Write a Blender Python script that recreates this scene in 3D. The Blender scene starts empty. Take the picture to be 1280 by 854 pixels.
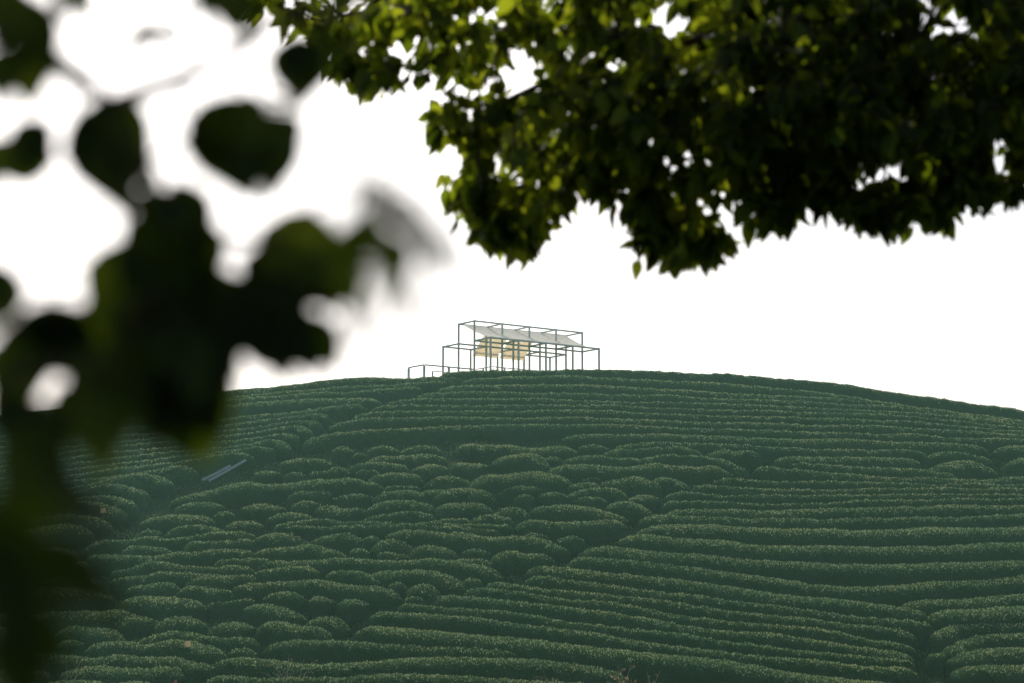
import bpy, math, random
import numpy as np
from mathutils import Vector

SEED = 7
rng = np.random.default_rng(SEED)
random.seed(SEED)
scene = bpy.context.scene
col = scene.collection

# ------------------------------------------------------------------ camera model (70 mm, full frame)
FOCAL, W0, H0 = 70.0, 1280.0, 854.0
FPX = W0 * FOCAL / 36.0
PITCH = math.radians(8.07)
FWD = np.array([0, math.cos(PITCH), math.sin(PITCH)])
UPV = np.array([0, -math.sin(PITCH), math.cos(PITCH)])
RGT = np.array([1.0, 0, 0])
SUN_EL, SUN_AZ = math.radians(40), math.radians(-16)      # azimuth from +Y, towards +X


def ray(px, py):
    px = np.asarray(px, float)[..., None]
    py = np.asarray(py, float)[..., None]
    return FWD + (px - 640) / FPX * RGT - (py - 427) / FPX * UPV


def at(px, py, d):
    """point on the sight line of a photo position, d metres ahead"""
    return ray(px, py) * np.asarray(d, float)[..., None]


# ------------------------------------------------------------------ terrain
def _g_table():
    d = np.arange(-200, 2600, 0.25)
    s = np.zeros_like(d)
    for i, v in enumerate(d):
        if v < 12: q = 0
        elif v < 40: q = -0.27 * math.sin((v - 12) / 28 * math.pi) * math.pi / 2
        elif v < 84: q = 0
        elif v < 94: q = 0.5 * (v - 84) / 10
        elif v < 131: q = 0.5
        elif v < 147.5: q = 0.5 - 0.0317 * (v - 131)
        elif v < 172: q = -0.02
        elif v < 190: q = -0.02 - 0.33 * (v - 172) / 18
        elif v < 240: q = -0.35
        elif v < 260: q = -0.35 * (260 - v) / 20
        else: q = 0
        s[i] = q
    z = np.cumsum(s) * 0.25
    z -= np.interp(143, d, z)
    hill = z + 17.2
    return d, hill


GD, GZ = _g_table()
FLOOR = float(np.interp(60, GD, GZ))
CAMGROUND = -1.65


def smooth(a, b, x):
    t = np.clip((x - a) / (b - a), 0, 1)
    return t * t * (3 - 2 * t)


def hgt(x, y):
    x = np.asarray(x, float)
    y = np.asarray(y, float)
    g = np.interp(y, GD, GZ)
    lat = np.abs(x - 0.6)
    drop = np.where(lat < 60, np.where(x > 0.6, 0.00228, 0.0021) * lat ** 2, np.where(x > 0.6, 0.00228, 0.0021) * 3600 + 0.25 * (lat - 60))
    hill = np.maximum(g - drop * smooth(85, 110, y), FLOOR - 1.5)
    near = CAMGROUND + (FLOOR - CAMGROUND) * smooth(12, 44, y)
    z = np.where(y < 60, near, hill)
    z = z + 0.10 * np.sin(x * 0.31 + y * 0.17) * np.sin(y * 0.23 - x * 0.11) * smooth(60, 90, y)
    return z


def unproject(px, py, off):
    r = ray(px, py)
    r = r / r[..., 1:2]
    ds = np.arange(80, 150, 0.05)
    out = np.zeros(r.shape)
    for i in range(len(r)):
        gap = r[i, 2] * ds - (hgt(r[i, 0] * ds, ds) + off)
        idx = np.where(gap <= 0)[0]
        k = idx[0] if len(idx) else int(np.argmin(gap))
        out[i] = r[i] * ds[k]
    return out


def hnormal(x, y):
    e = 0.3
    gx = (hgt(x + e, y) - hgt(x - e, y)) / (2 * e)
    gy = (hgt(x, y + e) - hgt(x, y - e)) / (2 * e)
    n = np.stack([-gx, -gy, np.ones_like(gx)], -1)
    return n / np.linalg.norm(n, axis=-1, keepdims=True)


# ------------------------------------------------------------------ materials
def mat(name):
    m = bpy.data.materials.new(name)
    m.use_nodes = True
    nt = m.node_tree
    nt.nodes.clear()
    return m, nt, nt.nodes.new('ShaderNodeOutputMaterial')


def N(nt, t, **kw):
    n = nt.nodes.new('ShaderNode' + t)
    for k, v in kw.items():
        setattr(n, k, v)
    return n


def L(nt, a, b):
    nt.links.new(a, b)


def ramp(nt, fac, stops):
    r = N(nt, 'ValToRGB')
    e = r.color_ramp.elements
    while len(e) < len(stops):
        e.new(0.5)
    for el, (p, c) in zip(e, stops):
        el.position = p
        el.color = (*c, 1)
    L(nt, fac, r.inputs[0])
    return r.outputs[0]


def leaf_mat(name, stops, tstops, trans, rough, spec, patch=None):
    """diffuse + translucent leaf, tint carried by the point attribute 'tint' (0..1)"""
    m, nt, out = mat(name)
    a = N(nt, 'Attribute', attribute_name='tint')
    c1 = ramp(nt, a.outputs['Fac'], stops)
    c2 = ramp(nt, a.outputs['Fac'], tstops)
    if patch:
        tc = N(nt, 'NewGeometry')
        no = N(nt, 'TexNoise')
        no.inputs['Scale'].default_value = patch[0]
        no.inputs['Detail'].default_value = 3
        L(nt, tc.outputs['Position'], no.inputs['Vector'])
        mx = N(nt, 'Mix', data_type='RGBA', blend_type='MULTIPLY')
        mx.inputs['Factor'].default_value = 1
        L(nt, c1, mx.inputs['A'])
        L(nt, ramp(nt, no.outputs[0], [(0.3, patch[1]), (0.7, patch[2])]), mx.inputs['B'])
        c1 = mx.outputs['Result']
    p = N(nt, 'BsdfPrincipled')
    p.inputs['Roughness'].default_value = rough
    p.inputs['Specular IOR Level'].default_value = spec
    L(nt, c1, p.inputs['Base Color'])
    t = N(nt, 'BsdfTranslucent')
    L(nt, c2, t.inputs['Color'])
    ms = N(nt, 'MixShader')
    ms.inputs[0].default_value = trans
    L(nt, p.outputs[0], ms.inputs[1])
    L(nt, t.outputs[0], ms.inputs[2])
    L(nt, ms.outputs[0], out.inputs[0])
    return m


def simple_mat(name, c, rough=0.6, metal=0.0, vary=0.15, scale=6, trans=0.0, spec=0.3):
    m, nt, out = mat(name)
    tc = N(nt, 'NewGeometry')
    no = N(nt, 'TexNoise')
    no.inputs['Scale'].default_value = scale
    no.inputs['Detail'].default_value = 5
    L(nt, tc.outputs['Position'], no.inputs['Vector'])
    lo = tuple(v * (1 - vary) for v in c)
    hi = tuple(min(1, v * (1 + vary)) for v in c)
    cc = ramp(nt, no.outputs[0], [(0.3, lo), (0.7, hi)])
    p = N(nt, 'BsdfPrincipled')
    p.inputs['Roughness'].default_value = rough
    p.inputs['Metallic'].default_value = metal
    p.inputs['Specular IOR Level'].default_value = spec
    L(nt, cc, p.inputs['Base Color'])
    if trans:
        t = N(nt, 'BsdfTranslucent')
        L(nt, cc, t.inputs['Color'])
        ms = N(nt, 'MixShader')
        ms.inputs[0].default_value = trans
        L(nt, p.outputs[0], ms.inputs[1])
        L(nt, t.outputs[0], ms.inputs[2])
        L(nt, ms.outputs[0], out.inputs[0])
    else:
        L(nt, p.outputs[0], out.inputs[0])
    return m


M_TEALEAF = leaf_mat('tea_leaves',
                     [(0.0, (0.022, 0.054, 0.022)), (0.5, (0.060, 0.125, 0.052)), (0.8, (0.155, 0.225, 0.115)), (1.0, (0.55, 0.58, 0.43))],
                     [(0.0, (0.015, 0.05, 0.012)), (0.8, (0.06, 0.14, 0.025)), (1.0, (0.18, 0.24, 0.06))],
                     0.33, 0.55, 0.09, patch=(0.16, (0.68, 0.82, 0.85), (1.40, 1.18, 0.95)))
M_TEABODY = simple_mat('tea_hedge_inside', (0.014, 0.042, 0.014), 0.9, 0, 0.4, 9, spec=0.02)
M_TREELEAF = leaf_mat('camphor_leaves',
                      [(0.0, (0.010, 0.020, 0.005)), (0.7, (0.024, 0.042, 0.009)), (1.0, (0.06, 0.075, 0.012))],
                      [(0.0, (0.018, 0.032, 0.003)), (0.2, (0.06, 0.10, 0.004)), (0.5, (0.20, 0.28, 0.009)), (1.0, (0.54, 0.60, 0.022))],
                      0.5, 0.55, 0.16)
M_BARK = simple_mat('bark', (0.05, 0.038, 0.026), 0.9, 0, 0.4, 14)
M_STEEL = simple_mat('grey_green_painted_steel', (0.56, 0.60, 0.57), 0.6, 0.0, 0.1, 3)
M_WHITE = simple_mat('white_canvas', (0.80, 0.79, 0.74), 0.9, 0, 0.05, 2, trans=0.52)
M_TAN = simple_mat('tan_canvas', (0.84, 0.77, 0.62), 0.9, 0, 0.05, 2, trans=0.6)
M_CARD = simple_mat('tan_card', (0.40, 0.31, 0.18), 0.8, 0, 0.1, 20, trans=0.3)
M_WOOD = simple_mat('stake_wood', (0.30, 0.25, 0.18), 0.8, 0, 0.2, 20)
M_BOARD = simple_mat('pale_board', (0.16, 0.21, 0.23), 0.9, 0, 0.1, 5)
M_DRY = simple_mat('dry_stems', (0.42, 0.38, 0.31), 0.9, 0, 0.25, 20)
M_RED = simple_mat('red_plastic', (0.55, 0.10, 0.05), 0.5, 0, 0.1, 10)
M_WEED = leaf_mat('weed_leaves',
                  [(0.0, (0.03, 0.05, 0.015)), (0.6, (0.10, 0.11, 0.04)), (0.8, (0.42, 0.20, 0.06)), (1.0, (0.55, 0.48, 0.36))],
                  [(0.0, (0.05, 0.08, 0.02)), (0.6, (0.15, 0.14, 0.04)), (0.8, (0.40, 0.18, 0.04)), (1.0, (0.5, 0.4, 0.25))],
                  0.4, 0.6, 0.3)


def ground_mat():
    m, nt, out = mat('ground_grass_and_soil')
    tc = N(nt, 'NewGeometry')
    n1 = N(nt, 'TexNoise'); n1.inputs['Scale'].default_value = 0.35; n1.inputs['Detail'].default_value = 6
    n2 = N(nt, 'TexNoise'); n2.inputs['Scale'].default_value = 9; n2.inputs['Detail'].default_value = 5
    L(nt, tc.outputs['Position'], n1.inputs['Vector'])
    L(nt, tc.outputs['Position'], n2.inputs['Vector'])
    a = ramp(nt, n1.outputs[0], [(0.35, (0.008, 0.024, 0.008)), (0.65, (0.018, 0.032, 0.011))])
    b = ramp(nt, n2.outputs[0], [(0.3, (0.5, 0.5, 0.5)), (0.7, (1.3, 1.3, 1.2))])
    mx = N(nt, 'Mix', data_type='RGBA', blend_type='MULTIPLY')
    mx.inputs['Factor'].default_value = 1
    L(nt, a, mx.inputs['A']); L(nt, b, mx.inputs['B'])
    p = N(nt, 'BsdfPrincipled')
    p.inputs['Roughness'].default_value = 0.95
    p.inputs['Specular IOR Level'].default_value = 0.05
    L(nt, mx.outputs['Result'], p.inputs['Base Color'])
    bp = N(nt, 'Bump'); bp.inputs['Strength'].default_value = 0.6; bp.inputs['Distance'].default_value = 0.05
    L(nt, n2.outputs[0], bp.inputs['Height']); L(nt, bp.outputs[0], p.inputs['Normal'])
    L(nt, p.outputs[0], out.inputs[0])
    return m


# ------------------------------------------------------------------ mesh helpers
def np_mesh(name, verts, faces_list, mats, mat_idx=None, smooth_flags=None, tint=None):
    """faces_list: list of int arrays (n,3) or (n,4)"""
    me = bpy.data.meshes.new(name)
    verts = np.asarray(verts, np.float32)
    me.vertices.add(len(verts))
    me.vertices.foreach_set('co', verts.ravel())
    tot = np.concatenate([np.full(len(f), f.shape[1], np.int32) for f in faces_list])
    loops = np.concatenate([f.ravel() for f in faces_list]).astype(np.int32)
    me.loops.add(len(loops))
    me.loops.foreach_set('vertex_index', loops)
    me.polygons.add(len(tot))
    st = np.zeros(len(tot), np.int32)
    st[1:] = np.cumsum(tot)[:-1]
    me.polygons.foreach_set('loop_start', st)
    me.polygons.foreach_set('loop_total', tot)
    if mat_idx is not None:
        me.polygons.foreach_set('material_index', np.concatenate([np.full(len(f), i, np.int32) for f, i in zip(faces_list, mat_idx)]))
    if smooth_flags is not None:
        me.polygons.foreach_set('use_smooth', np.concatenate([np.full(len(f), s, bool) for f, s in zip(faces_list, smooth_flags)]))
    for m in mats:
        me.materials.append(m)
    if tint is not None:
        at_ = me.attributes.new('tint', 'FLOAT', 'POINT')
        at_.data.foreach_set('value', np.asarray(tint, np.float32))
    me.update(calc_edges=True)
    return me


def link(name, me, parent=None):
    o = bpy.data.objects.new(name, me)
    col.objects.link(o)
    if parent:
        o.parent = parent
    return o


def tag(o, label=None, cat=None, group=None, kind=None):
    if label: o['label'] = label
    if cat: o['category'] = cat
    if group: o['group'] = group
    if kind: o['kind'] = kind
    return o


def empty(name, loc):
    o = bpy.data.objects.new(name, None)
    o.empty_display_size = 0.2
    col.objects.link(o)
    o.location = loc
    return o


class MB:
    """collects boxes / tubes in world space, builds one mesh relative to its parent's origin"""
    def __init__(s):
        s.v, s.f = [], []

    def add(s, v, f):
        o = sum(len(a) for a in s.v)
        s.v.append(np.asarray(v, float))
        s.f += [tuple(i + o for i in q) for q in f]

    def tube(s, pts, rad, n=6, cap=True):
        pts = np.asarray(pts, float)
        rad = np.broadcast_to(np.asarray(rad, float), (len(pts),))
        t = np.gradient(pts, axis=0)
        t /= np.linalg.norm(t, axis=1, keepdims=True) + 1e-9
        ref = np.array([0, 0, 1.0]) if abs(t[0, 2]) < 0.9 else np.array([1.0, 0, 0])
        vs = []
        for p, q, r in zip(pts, t, rad):
            a = np.cross(ref, q); a /= np.linalg.norm(a) + 1e-9
            b = np.cross(q, a)
            for k in range(n):
                an = 2 * math.pi * k / n
                vs.append(p + r * (a * math.cos(an) + b * math.sin(an)))
        fs = []
        for i in range(len(pts) - 1):
            for k in range(n):
                fs.append((i * n + k, i * n + (k + 1) % n, (i + 1) * n + (k + 1) % n, (i + 1) * n + k))
        if cap:
            fs.append(tuple(range(n))[::-1]); fs.append(tuple((len(pts) - 1) * n + k for k in range(n)))
        s.add(vs, fs)

    def bar(s, p, q, w, h=None):
        """square bar from p to q with chamfered edges"""
        h = h or w
        p, q = np.asarray(p, float), np.asarray(q, float)
        t = (q - p) / np.linalg.norm(q - p)
        ref = np.array([0, 0, 1.0]) if abs(t[2]) < 0.9 else A_DIR
        a = np.cross(ref, t); a /= np.linalg.norm(a)
        b = np.cross(t, a)
        c = 0.12
        prof = [(-.5, -.5 + c), (-.5, .5 - c), (-.5 + c, .5), (.5 - c, .5), (.5, .5 - c), (.5, -.5 + c), (.5 - c, -.5), (-.5 + c, -.5)]
        vs = [p + a * x * w + b * y * h for x, y in prof] + [q + a * x * w + b * y * h for x, y in prof]
        n = 8
        fs = [(k, (k + 1) % n, n + (k + 1) % n, n + k) for k in range(n)]
        fs += [tuple(range(n))[::-1], tuple(range(n, 2 * n))]
        s.add(vs, fs)

    def build(s, name, m, parent=None, smooth_=False):
        v = np.concatenate(s.v)
        if parent is not None:
            v = v - np.array(parent.location)
        me = bpy.data.meshes.new(name)
        me.from_pydata([tuple(x) for x in v], [], s.f)
        me.materials.append(m)
        if smooth_:
            me.polygons.foreach_set('use_smooth', np.ones(len(me.polygons), bool))
        me.update()
        return link(name, me, parent)


A_ANG = math.radians(36.5)
A_DIR = np.array([math.cos(A_ANG), math.sin(A_ANG), 0])
B_DIR = np.array([-math.sin(A_ANG), math.cos(A_ANG), 0])

# ------------------------------------------------------------------ ground sheet
def build_ground():
    xs = np.unique(np.concatenate([np.linspace(-2500, -110, 20), np.arange(-110, 110.1, 0.8), np.linspace(110, 2500, 20)]))
    ys = np.unique(np.concatenate([np.linspace(-190, -20, 10), np.arange(-20, 80, 1.5), np.arange(80, 200, 0.8), np.arange(200, 270, 3), np.linspace(270, 2500, 25)]))
    X, Y = np.meshgrid(xs, ys)
    Z = hgt(X, Y)
    v = np.stack([X.ravel(), Y.ravel(), Z.ravel()], -1)
    nx, ny = len(xs), len(ys)
    i = (np.arange(ny - 1)[:, None] * nx + np.arange(nx - 1)[None]).ravel()
    f = np.stack([i, i + 1, i + nx + 1, i + nx], -1)
    me = np_mesh('ground', v, [f], [ground_mat()], smooth_flags=[True])
    tag(link('ground', me), kind='structure')


build_ground()

# ------------------------------------------------------------------ tea hedges: crest lines
# each: region, list of photo positions along the crest; rows reaching the picture edge run on beyond it
ROWS = []


def R(region, pts, **kw):
    ROWS.append(dict(region=region, pts=pts, **kw))


# lower right fan of long rows
for p in [
    [(795,659),(806,654),(830,652),(890,653),(960,655),(1040,657),(1120,657),(1200,655),(1280,653)],
    [(768,669),(790,664),(865,670),(960,677),(1120,678),(1280,674)],
    [(722,683),(752,677),(802,683),(890,689),(960,695),(1035,699),(1110,700),(1185,700),(1280,695)],
    [(709,698),(722,692),(790,696),(865,705),(960,718),(1047,727),(1122,727),(1185,723),(1280,714)],
    [(658,709),(670,703),(740,708),(815,715),(902,727),(960,737),(1035,744),(1110,751),(1160,757)],
    [(1122,746),(1147,745),(1210,743),(1280,736)],
    [(657,722),(670,718),(740,725),(802,734),(865,743),(960,754),(1035,763),(1110,773),(1155,777),(1166,781)],
    [(1152,767),(1170,761),(1210,759),(1280,753)],
    [(606,729),(615,726),(640,729),(700,735),(800,744),(865,755),(960,768),(1035,774),(1110,784),(1135,790),(1142,796)],
    [(581,738),(592,733),(640,738),(715,748),(790,754),(852,769),(960,778),(1035,786),(1090,799),(1110,799),(1135,806),(1143,811)],
    [(543,747),(557,743),(640,749),(715,758),(800,768),(865,781),(960,790),(1060,804),(1122,813),(1143,818)],
    [(497,756),(510,752),(570,757),(640,764),(715,776),(800,785),(880,796),(960,807),(1085,818),(1145,826)],
    [(461,768),(477,762),(570,768),(640,775),(740,790),(840,804),(960,818),(1035,825),(1110,833),(1148,836)],
    [(445,787),(460,779),(480,778),(570,785),(640,791),(715,801),(790,808),(890,819),(960,830),(1085,846),(1135,853),(1160,857)],
    [(331,807),(345,801),(382,798),(480,801),(570,805),(640,810),(653,814)],
    [(268,832),(275,825),(300,820),(350,823),(395,826),(470,821),(545,818),(640,820),(702,824),(760,833),(785,841)],
    [(258,850),(275,843),(320,844),(420,843),(482,840),(570,841),(640,846),(740,853),(865,856),(960,860),(1090,870)],
    [(240,866),(320,864),(420,862),(560,861),(700,866),(860,872),(1000,880),(1100,888)],
]:
    R('lower', p)
# bottom right corner
for p in [
    [(1170,796),(1174,786),(1190,779),(1230,777),(1280,776)],
    [(1179,810),(1197,799),(1222,791),(1280,789)],
    [(1184,820),(1200,809),(1235,804),(1280,803)],
    [(1191,838),(1199,828),(1230,824),(1280,826)],
    [(1180,862),(1200,856),(1280,852)],
]:
    R('corner', p)
R('corner', [(1156,818),(1170,813),(1184,818)], bush=1)
# middle right rows
for p in [
    [(942,585),(955,580),(965,582),(1035,589),(1120,595),(1210,597),(1280,595)],
    [(891,601),(905,596),(960,600),(1040,601),(1120,602),(1280,604)],
    [(864,608),(877,605),(960,609),(1120,609),(1280,610)],
    [(831,619),(847,612),(890,616),(960,618),(1120,617),(1280,617)],
    [(828,629),(840,625),(960,627),(1120,624),(1280,622)],
    [(828,638),(845,634),(960,636),(1035,633),(1120,631),(1280,628)],
    [(801,649),(817,642),(890,645),(960,646),(1120,645),(1280,641)],
]:
    R('midright', p)
# summit rows
for p in [
    [(546,472),(592,468.5),(640,467),(700,466.5),(780,467),(860,470),(960,475.5),(1060,487),(1160,501),(1280,518)],
    [(575,474),(640,472),(720,471),(800,475),(880,479),(960,485),(1040,493),(1130,506)],
    [(546,485),(570,480),(640,479),(720,480),(800,485),(960,493),(1060,497),(1130,506),(1280,524)],
    [(519,493),(540,489),(640,489),(800,492),(960,499),(1120,507),(1280,526)],
    [(482,502),(510,497),(640,497),(800,500),(960,506),(1120,513),(1280,529)],
    [(462,509),(495,505),(640,505),(800,507),(960,513),(1120,519),(1280,533)],
    [(439,519),(460,514),(520,512),(640,512),(800,514),(960,520),(1120,525),(1280,537)],
    [(412,532),(425,526),(460,521),(640,520),(800,522),(960,528),(1120,532),(1280,542)],
    [(384,553),(390,546),(420,539),(480,535),(570,531),(640,529),(800,530),(960,537),(1120,541),(1180,544),(1280,547)],
    [(700,541),(800,539),(960,545),(1120,549),(1225,555),(1235,559)],
    [(765,555),(815,552),(890,554),(960,556),(1035,561),(1120,560),(1150,563),(1156,567)],
    [(1157,568),(1185,563),(1210,566),(1230,572),(1237,578)],
    [(965,568),(1060,570),(1148,573)],
    [(1157,580),(1185,573),(1210,572),(1230,579),(1246,587)],
    [(980,574),(1035,579),(1120,584),(1185,589),(1197,592)],
    [(1239,564),(1248,556),(1280,553)],
    [(1254,583),(1265,575),(1280,570)],
]:
    R('summit', p)
# lumpy middle patch
for p in [
    [(461,561),(480,554),(499,561)], [(501,560),(520,554),(550,557)], [(571,556),(590,549),(610,554)],
    [(591,559),(607,553),(640,550),(660,554),(690,555),(720,557)], [(723,555),(745,550),(760,556)],
    [(754,564),(770,559),(815,556),(868,560),(874,564)], [(880,563),(902,557),(940,560),(950,565)],
    [(616,573),(627,567),(655,565),(680,572),(687,578)], [(680,572),(692,569),(705,573)],
    [(708,575),(725,570),(777,569),(800,572)], [(796,574),(820,570),(865,567),(890,572),(920,580),(932,586)],
    [(686,585),(702,579),(765,580),(820,576),(877,579),(915,585)],
    [(586,599),(605,594),(640,589),(662,585),(690,592),(715,598)],
    [(706,608),(722,602),(747,600)], [(728,596),(740,592),(752,596)],
    [(751,600),(765,594),(785,591),(810,597),(828,605)], [(815,599),(827,595),(852,600),(859,604)],
    [(711,617),(722,611),(765,610),(780,616)], [(783,619),(803,610),(824,619)],
    [(671,618),(690,613),(710,617)], [(718,622),(735,617),(757,624)], [(763,631),(777,625),(802,630),(815,636)],
    [(666,634),(677,626),(715,627),(760,634),(781,642)], [(648,654),(665,647),(715,650),(760,646),(780,651)],
    [(621,613),(632,609),(655,608),(677,612)], [(623,634),(637,627),(652,630),(660,637)], [(643,620),(655,616),(667,620)],
    [(417,559),(430,555),(441,559)], [(441,563),(450,561),(458,563)],
    [(461,573),(475,567),(515,565),(550,566),(555,570)], [(438,580),(460,576),(495,580),(510,583)],
    [(516,583),(535,579),(560,577)], [(566,575),(582,570),(610,573)], [(354,577),(390,567),(416,575)],
    [(320,586),(335,580),(352,580)], [(358,590),(370,585),(383,590)], [(388,588),(400,584),(410,588)],
    [(411,587),(423,582),(437,587)], [(446,588),(460,586),(473,589)],
    [(217,622),(230,615),(275,605),(320,599),(395,596),(440,594),(463,599)],
    [(463,598),(475,591),(505,590),(524,598)], [(534,598),(550,591),(575,592),(585,597)],
    [(361,622),(375,616),(415,612)], [(417,619),(445,611),(465,615)], [(449,605),(466,601),(480,606)],
    [(468,618),(485,611),(520,610),(533,615)], [(482,606),(497,603),(525,607)], [(526,610),(545,607),(570,610)],
    [(544,621),(555,614),(595,609),(613,620)], [(305,627),(328,620),(356,627)], [(366,631),(385,624),(403,622)],
    [(398,634),(415,626),(435,632),(455,632),(458,637)], [(460,634),(480,626),(515,625),(545,632)],
    [(546,634),(565,626),(590,622),(612,631)], [(336,648),(357,637),(390,639)], [(453,648),(480,644),(520,639),(542,646)],
    [(548,647),(570,644),(587,647)], [(591,649),(610,640),(632,644),(640,649)],
    [(345,656),(395,649),(445,650),(500,653),(545,651),(600,653),(640,656)],
    [(352,657),(420,657),(480,656),(595,657),(625,662)],
    [(321,667),(332,661),(370,663),(385,668)], [(387,669),(405,664),(430,659),(451,670)], [(453,667),(475,664)],
    [(483,665),(515,661),(570,664),(620,669),(650,669),(690,675),(706,683)], [(656,667),(670,662),(686,666)],
    [(696,672),(712,665),(730,673)], [(618,694),(632,685),(650,684),(672,687),(690,693)],
    [(320,681),(370,680),(395,679),(420,684),(430,689)], [(438,685),(450,682),(462,686)],
    [(468,683),(480,674),(495,672),(511,681)], [(513,684),(530,678),(550,676),(571,687)], [(578,685),(595,681),(612,686)],
    [(473,691),(490,686),(510,692)], [(320,698),(420,695),(470,696),(532,697),(570,700),(607,706),(625,713)],
    [(566,699),(595,695),(615,699)], [(270,700),(287,696),(320,697),(340,699)],
    [(320,710),(357,708),(400,711)], [(408,714),(425,711),(455,715),(480,724)],
    [(461,714),(490,710),(532,709),(565,718),(580,729)], [(578,725),(590,720),(602,725)],
    [(320,723),(370,721),(432,726),(475,730),(500,740)], [(486,729),(497,725),(508,730)],
    [(511,732),(525,725),(540,729),(548,737)], [(506,748),(518,744),(530,748)],
    [(331,740),(347,736),(367,739),(378,746)], [(386,748),(403,740),(420,748)], [(423,752),(442,743),(461,752)],
    [(306,752),(320,750),(340,748),(362,754),(380,763)], [(385,769),(402,764),(420,766),(433,777)],
    [(322,777),(345,774),(370,778),(395,779),(410,787)],
    [(178,664),(190,660),(202,664)], [(211,662),(230,656),(265,656),(280,660)],
    [(109,680),(130,673),(175,670),(225,669),(275,664),(320,661)], [(156,685),(190,680),(214,684)],
    [(234,682),(250,675),(287,671),(320,667)], [(112,690),(162,692),(212,690),(250,685),(320,683)],
    [(141,711),(162,706),(200,701),(237,705),(275,704),(320,708)], [(140,719),(200,713),(250,714),(320,717)],
    [(234,723),(250,718),(275,716),(291,724)], [(161,732),(190,726),(225,734)], [(224,737),(245,731),(275,735),(286,742)],
    [(293,729),(307,723),(340,722)], [(157,742),(200,740),(237,744),(256,753)], [(261,759),(287,754),(320,742)],
    [(-60,768),(40,764),(75,758),(150,758),(180,763),(194,772)], [(196,777),(212,769),(232,765),(256,776)],
    [(265,782),(280,771),(300,768),(320,774)], [(72,785),(100,780),(135,784),(153,792)],
    [(174,796),(195,791),(230,786),(275,794),(300,793),(320,799)], [(73,800),(87,796),(104,803)],
    [(108,805),(137,801),(187,801),(237,801),(265,809),(277,819)], [(286,814),(300,808),(322,809)],
    [(-60,816),(75,816),(125,818),(175,816),(225,818),(250,824),(263,834)],
    [(78,833),(112,829),(175,831),(217,829),(234,837)], [(-60,850),(60,850),(112,849),(180,851),(225,856)],
    [(221,631),(250,626),(281,632)], [(179,648),(195,642),(225,641),(268,646)], [(270,645),(281,638),(292,645)], [(285,655),(300,650),(330,648)],
    [(-60,705),(30,700),(120,697)], [(-60,722),(30,718),(125,722)], [(-60,740),(30,735),(145,738)], [(-60,790),(0,787),(62,784)],
    [(-60,833),(0,832),(66,833)], [(-60,688),(40,685),(95,684)],
]:
    R('lumpy', p)
# left slope
for p in [
    [(-110,533),(0,520),(80,510),(150,502),(230,494),(300,487),(370,479),(430,473),(500,471),(585,470)],
    [(-110,541),(0,527),(150,509),(300,494),(430,482),(500,478),(562,474.5)],
    [(-110,549),(0,534),(150,514),(300,498),(420,489),(500,483),(530,481)],
    [(-110,556),(0,541),(150,521),(250,508),(320,500),(395,496),(450,495),(480,496)],
    [(-110,566),(0,550),(150,534),(250,526),(320,518),(370,514),(420,506),(445,504),(459,508)],
    [(-110,575),(0,558),(150,543),(250,534),(320,526),(370,519),(400,516),(413,522)],
    [(-110,583),(0,566),(150,550),(250,540),(320,532),(370,525),(395,525),(402,530)],
    [(-110,589),(0,574),(150,556),(250,546),(320,539),(360,532),(380,532),(390,540)],
    [(-110,595),(0,581),(150,563),(250,553),(320,546),(350,540),(365,541),(372,547)],
    [(-110,602),(0,588),(150,570),(250,560),(310,554),(340,546),(357,551),(363,558)],
    [(-110,609),(0,595),(150,577),(250,566),(300,560),(330,556),(344,561)],
    [(-110,616),(0,602),(150,584),(240,573),(280,566),(305,563),(317,569)],
    [(-110,623),(0,610),(120,596),(200,585),(230,580),(247,586)],
    [(-110,632),(0,619),(100,606),(145,596),(180,591),(205,595),(215,603)],
    [(-110,641),(0,628),(80,616),(107,610),(132,604),(162,607),(186,617)],
    [(-110,649),(0,636),(90,622),(120,618),(150,620),(170,631)],
    [(-110,657),(0,645),(60,634),(100,626),(125,627),(150,637),(156,643)],
    [(-110,666),(0,654),(60,644),(95,640),(125,645),(138,653)],
    [(-110,676),(0,665),(50,655),(80,650),(105,655),(116,662)],
]:
    R('left', p)

# resample each crest, extend rows that reach the picture edges
def densify(pts, step=5.0):
    p = np.array(pts, float)
    if len(p) == 3:        # little bush: keep its rounding shallow, the mound itself is round
        m = p[:, 1].min()
        p[:, 1] = m + (p[:, 1] - m) * 0.35
    if p[-1, 0] >= 1279:
        s = (p[-1, 1] - p[-2, 1]) / (p[-1, 0] - p[-2, 0])
        p = np.vstack([p, [p[-1, 0] + 110, p[-1, 1] + 110 * s]])
    # Catmull-Rom through the points
    q = np.vstack([2 * p[0] - p[1], p, 2 * p[-1] - p[-2]])
    out = []
    for i in range(1, len(q) - 2):
        n = max(2, int(np.linalg.norm(q[i + 1] - q[i]) / step))
        for t in np.linspace(0, 1, n, endpoint=False):
            a, b, c, d = q[i - 1], q[i], q[i + 1], q[i + 2]
            # limited tangents so close points do not overshoot
            l = np.linalg.norm(c - b)
            m0 = (c - a); m0 = m0 / (np.linalg.norm(m0) + 1e-9) * l
            m1 = (d - b); m1 = m1 / (np.linalg.norm(m1) + 1e-9) * l
            t2, t3 = t * t, t * t * t
            out.append((2 * t3 - 3 * t2 + 1) * b + (t3 - 2 * t2 + t) * m0 + (-2 * t3 + 3 * t2) * c + (t3 - t2) * m1)
    out.append(p[-1])
    return np.array(out)


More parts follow.
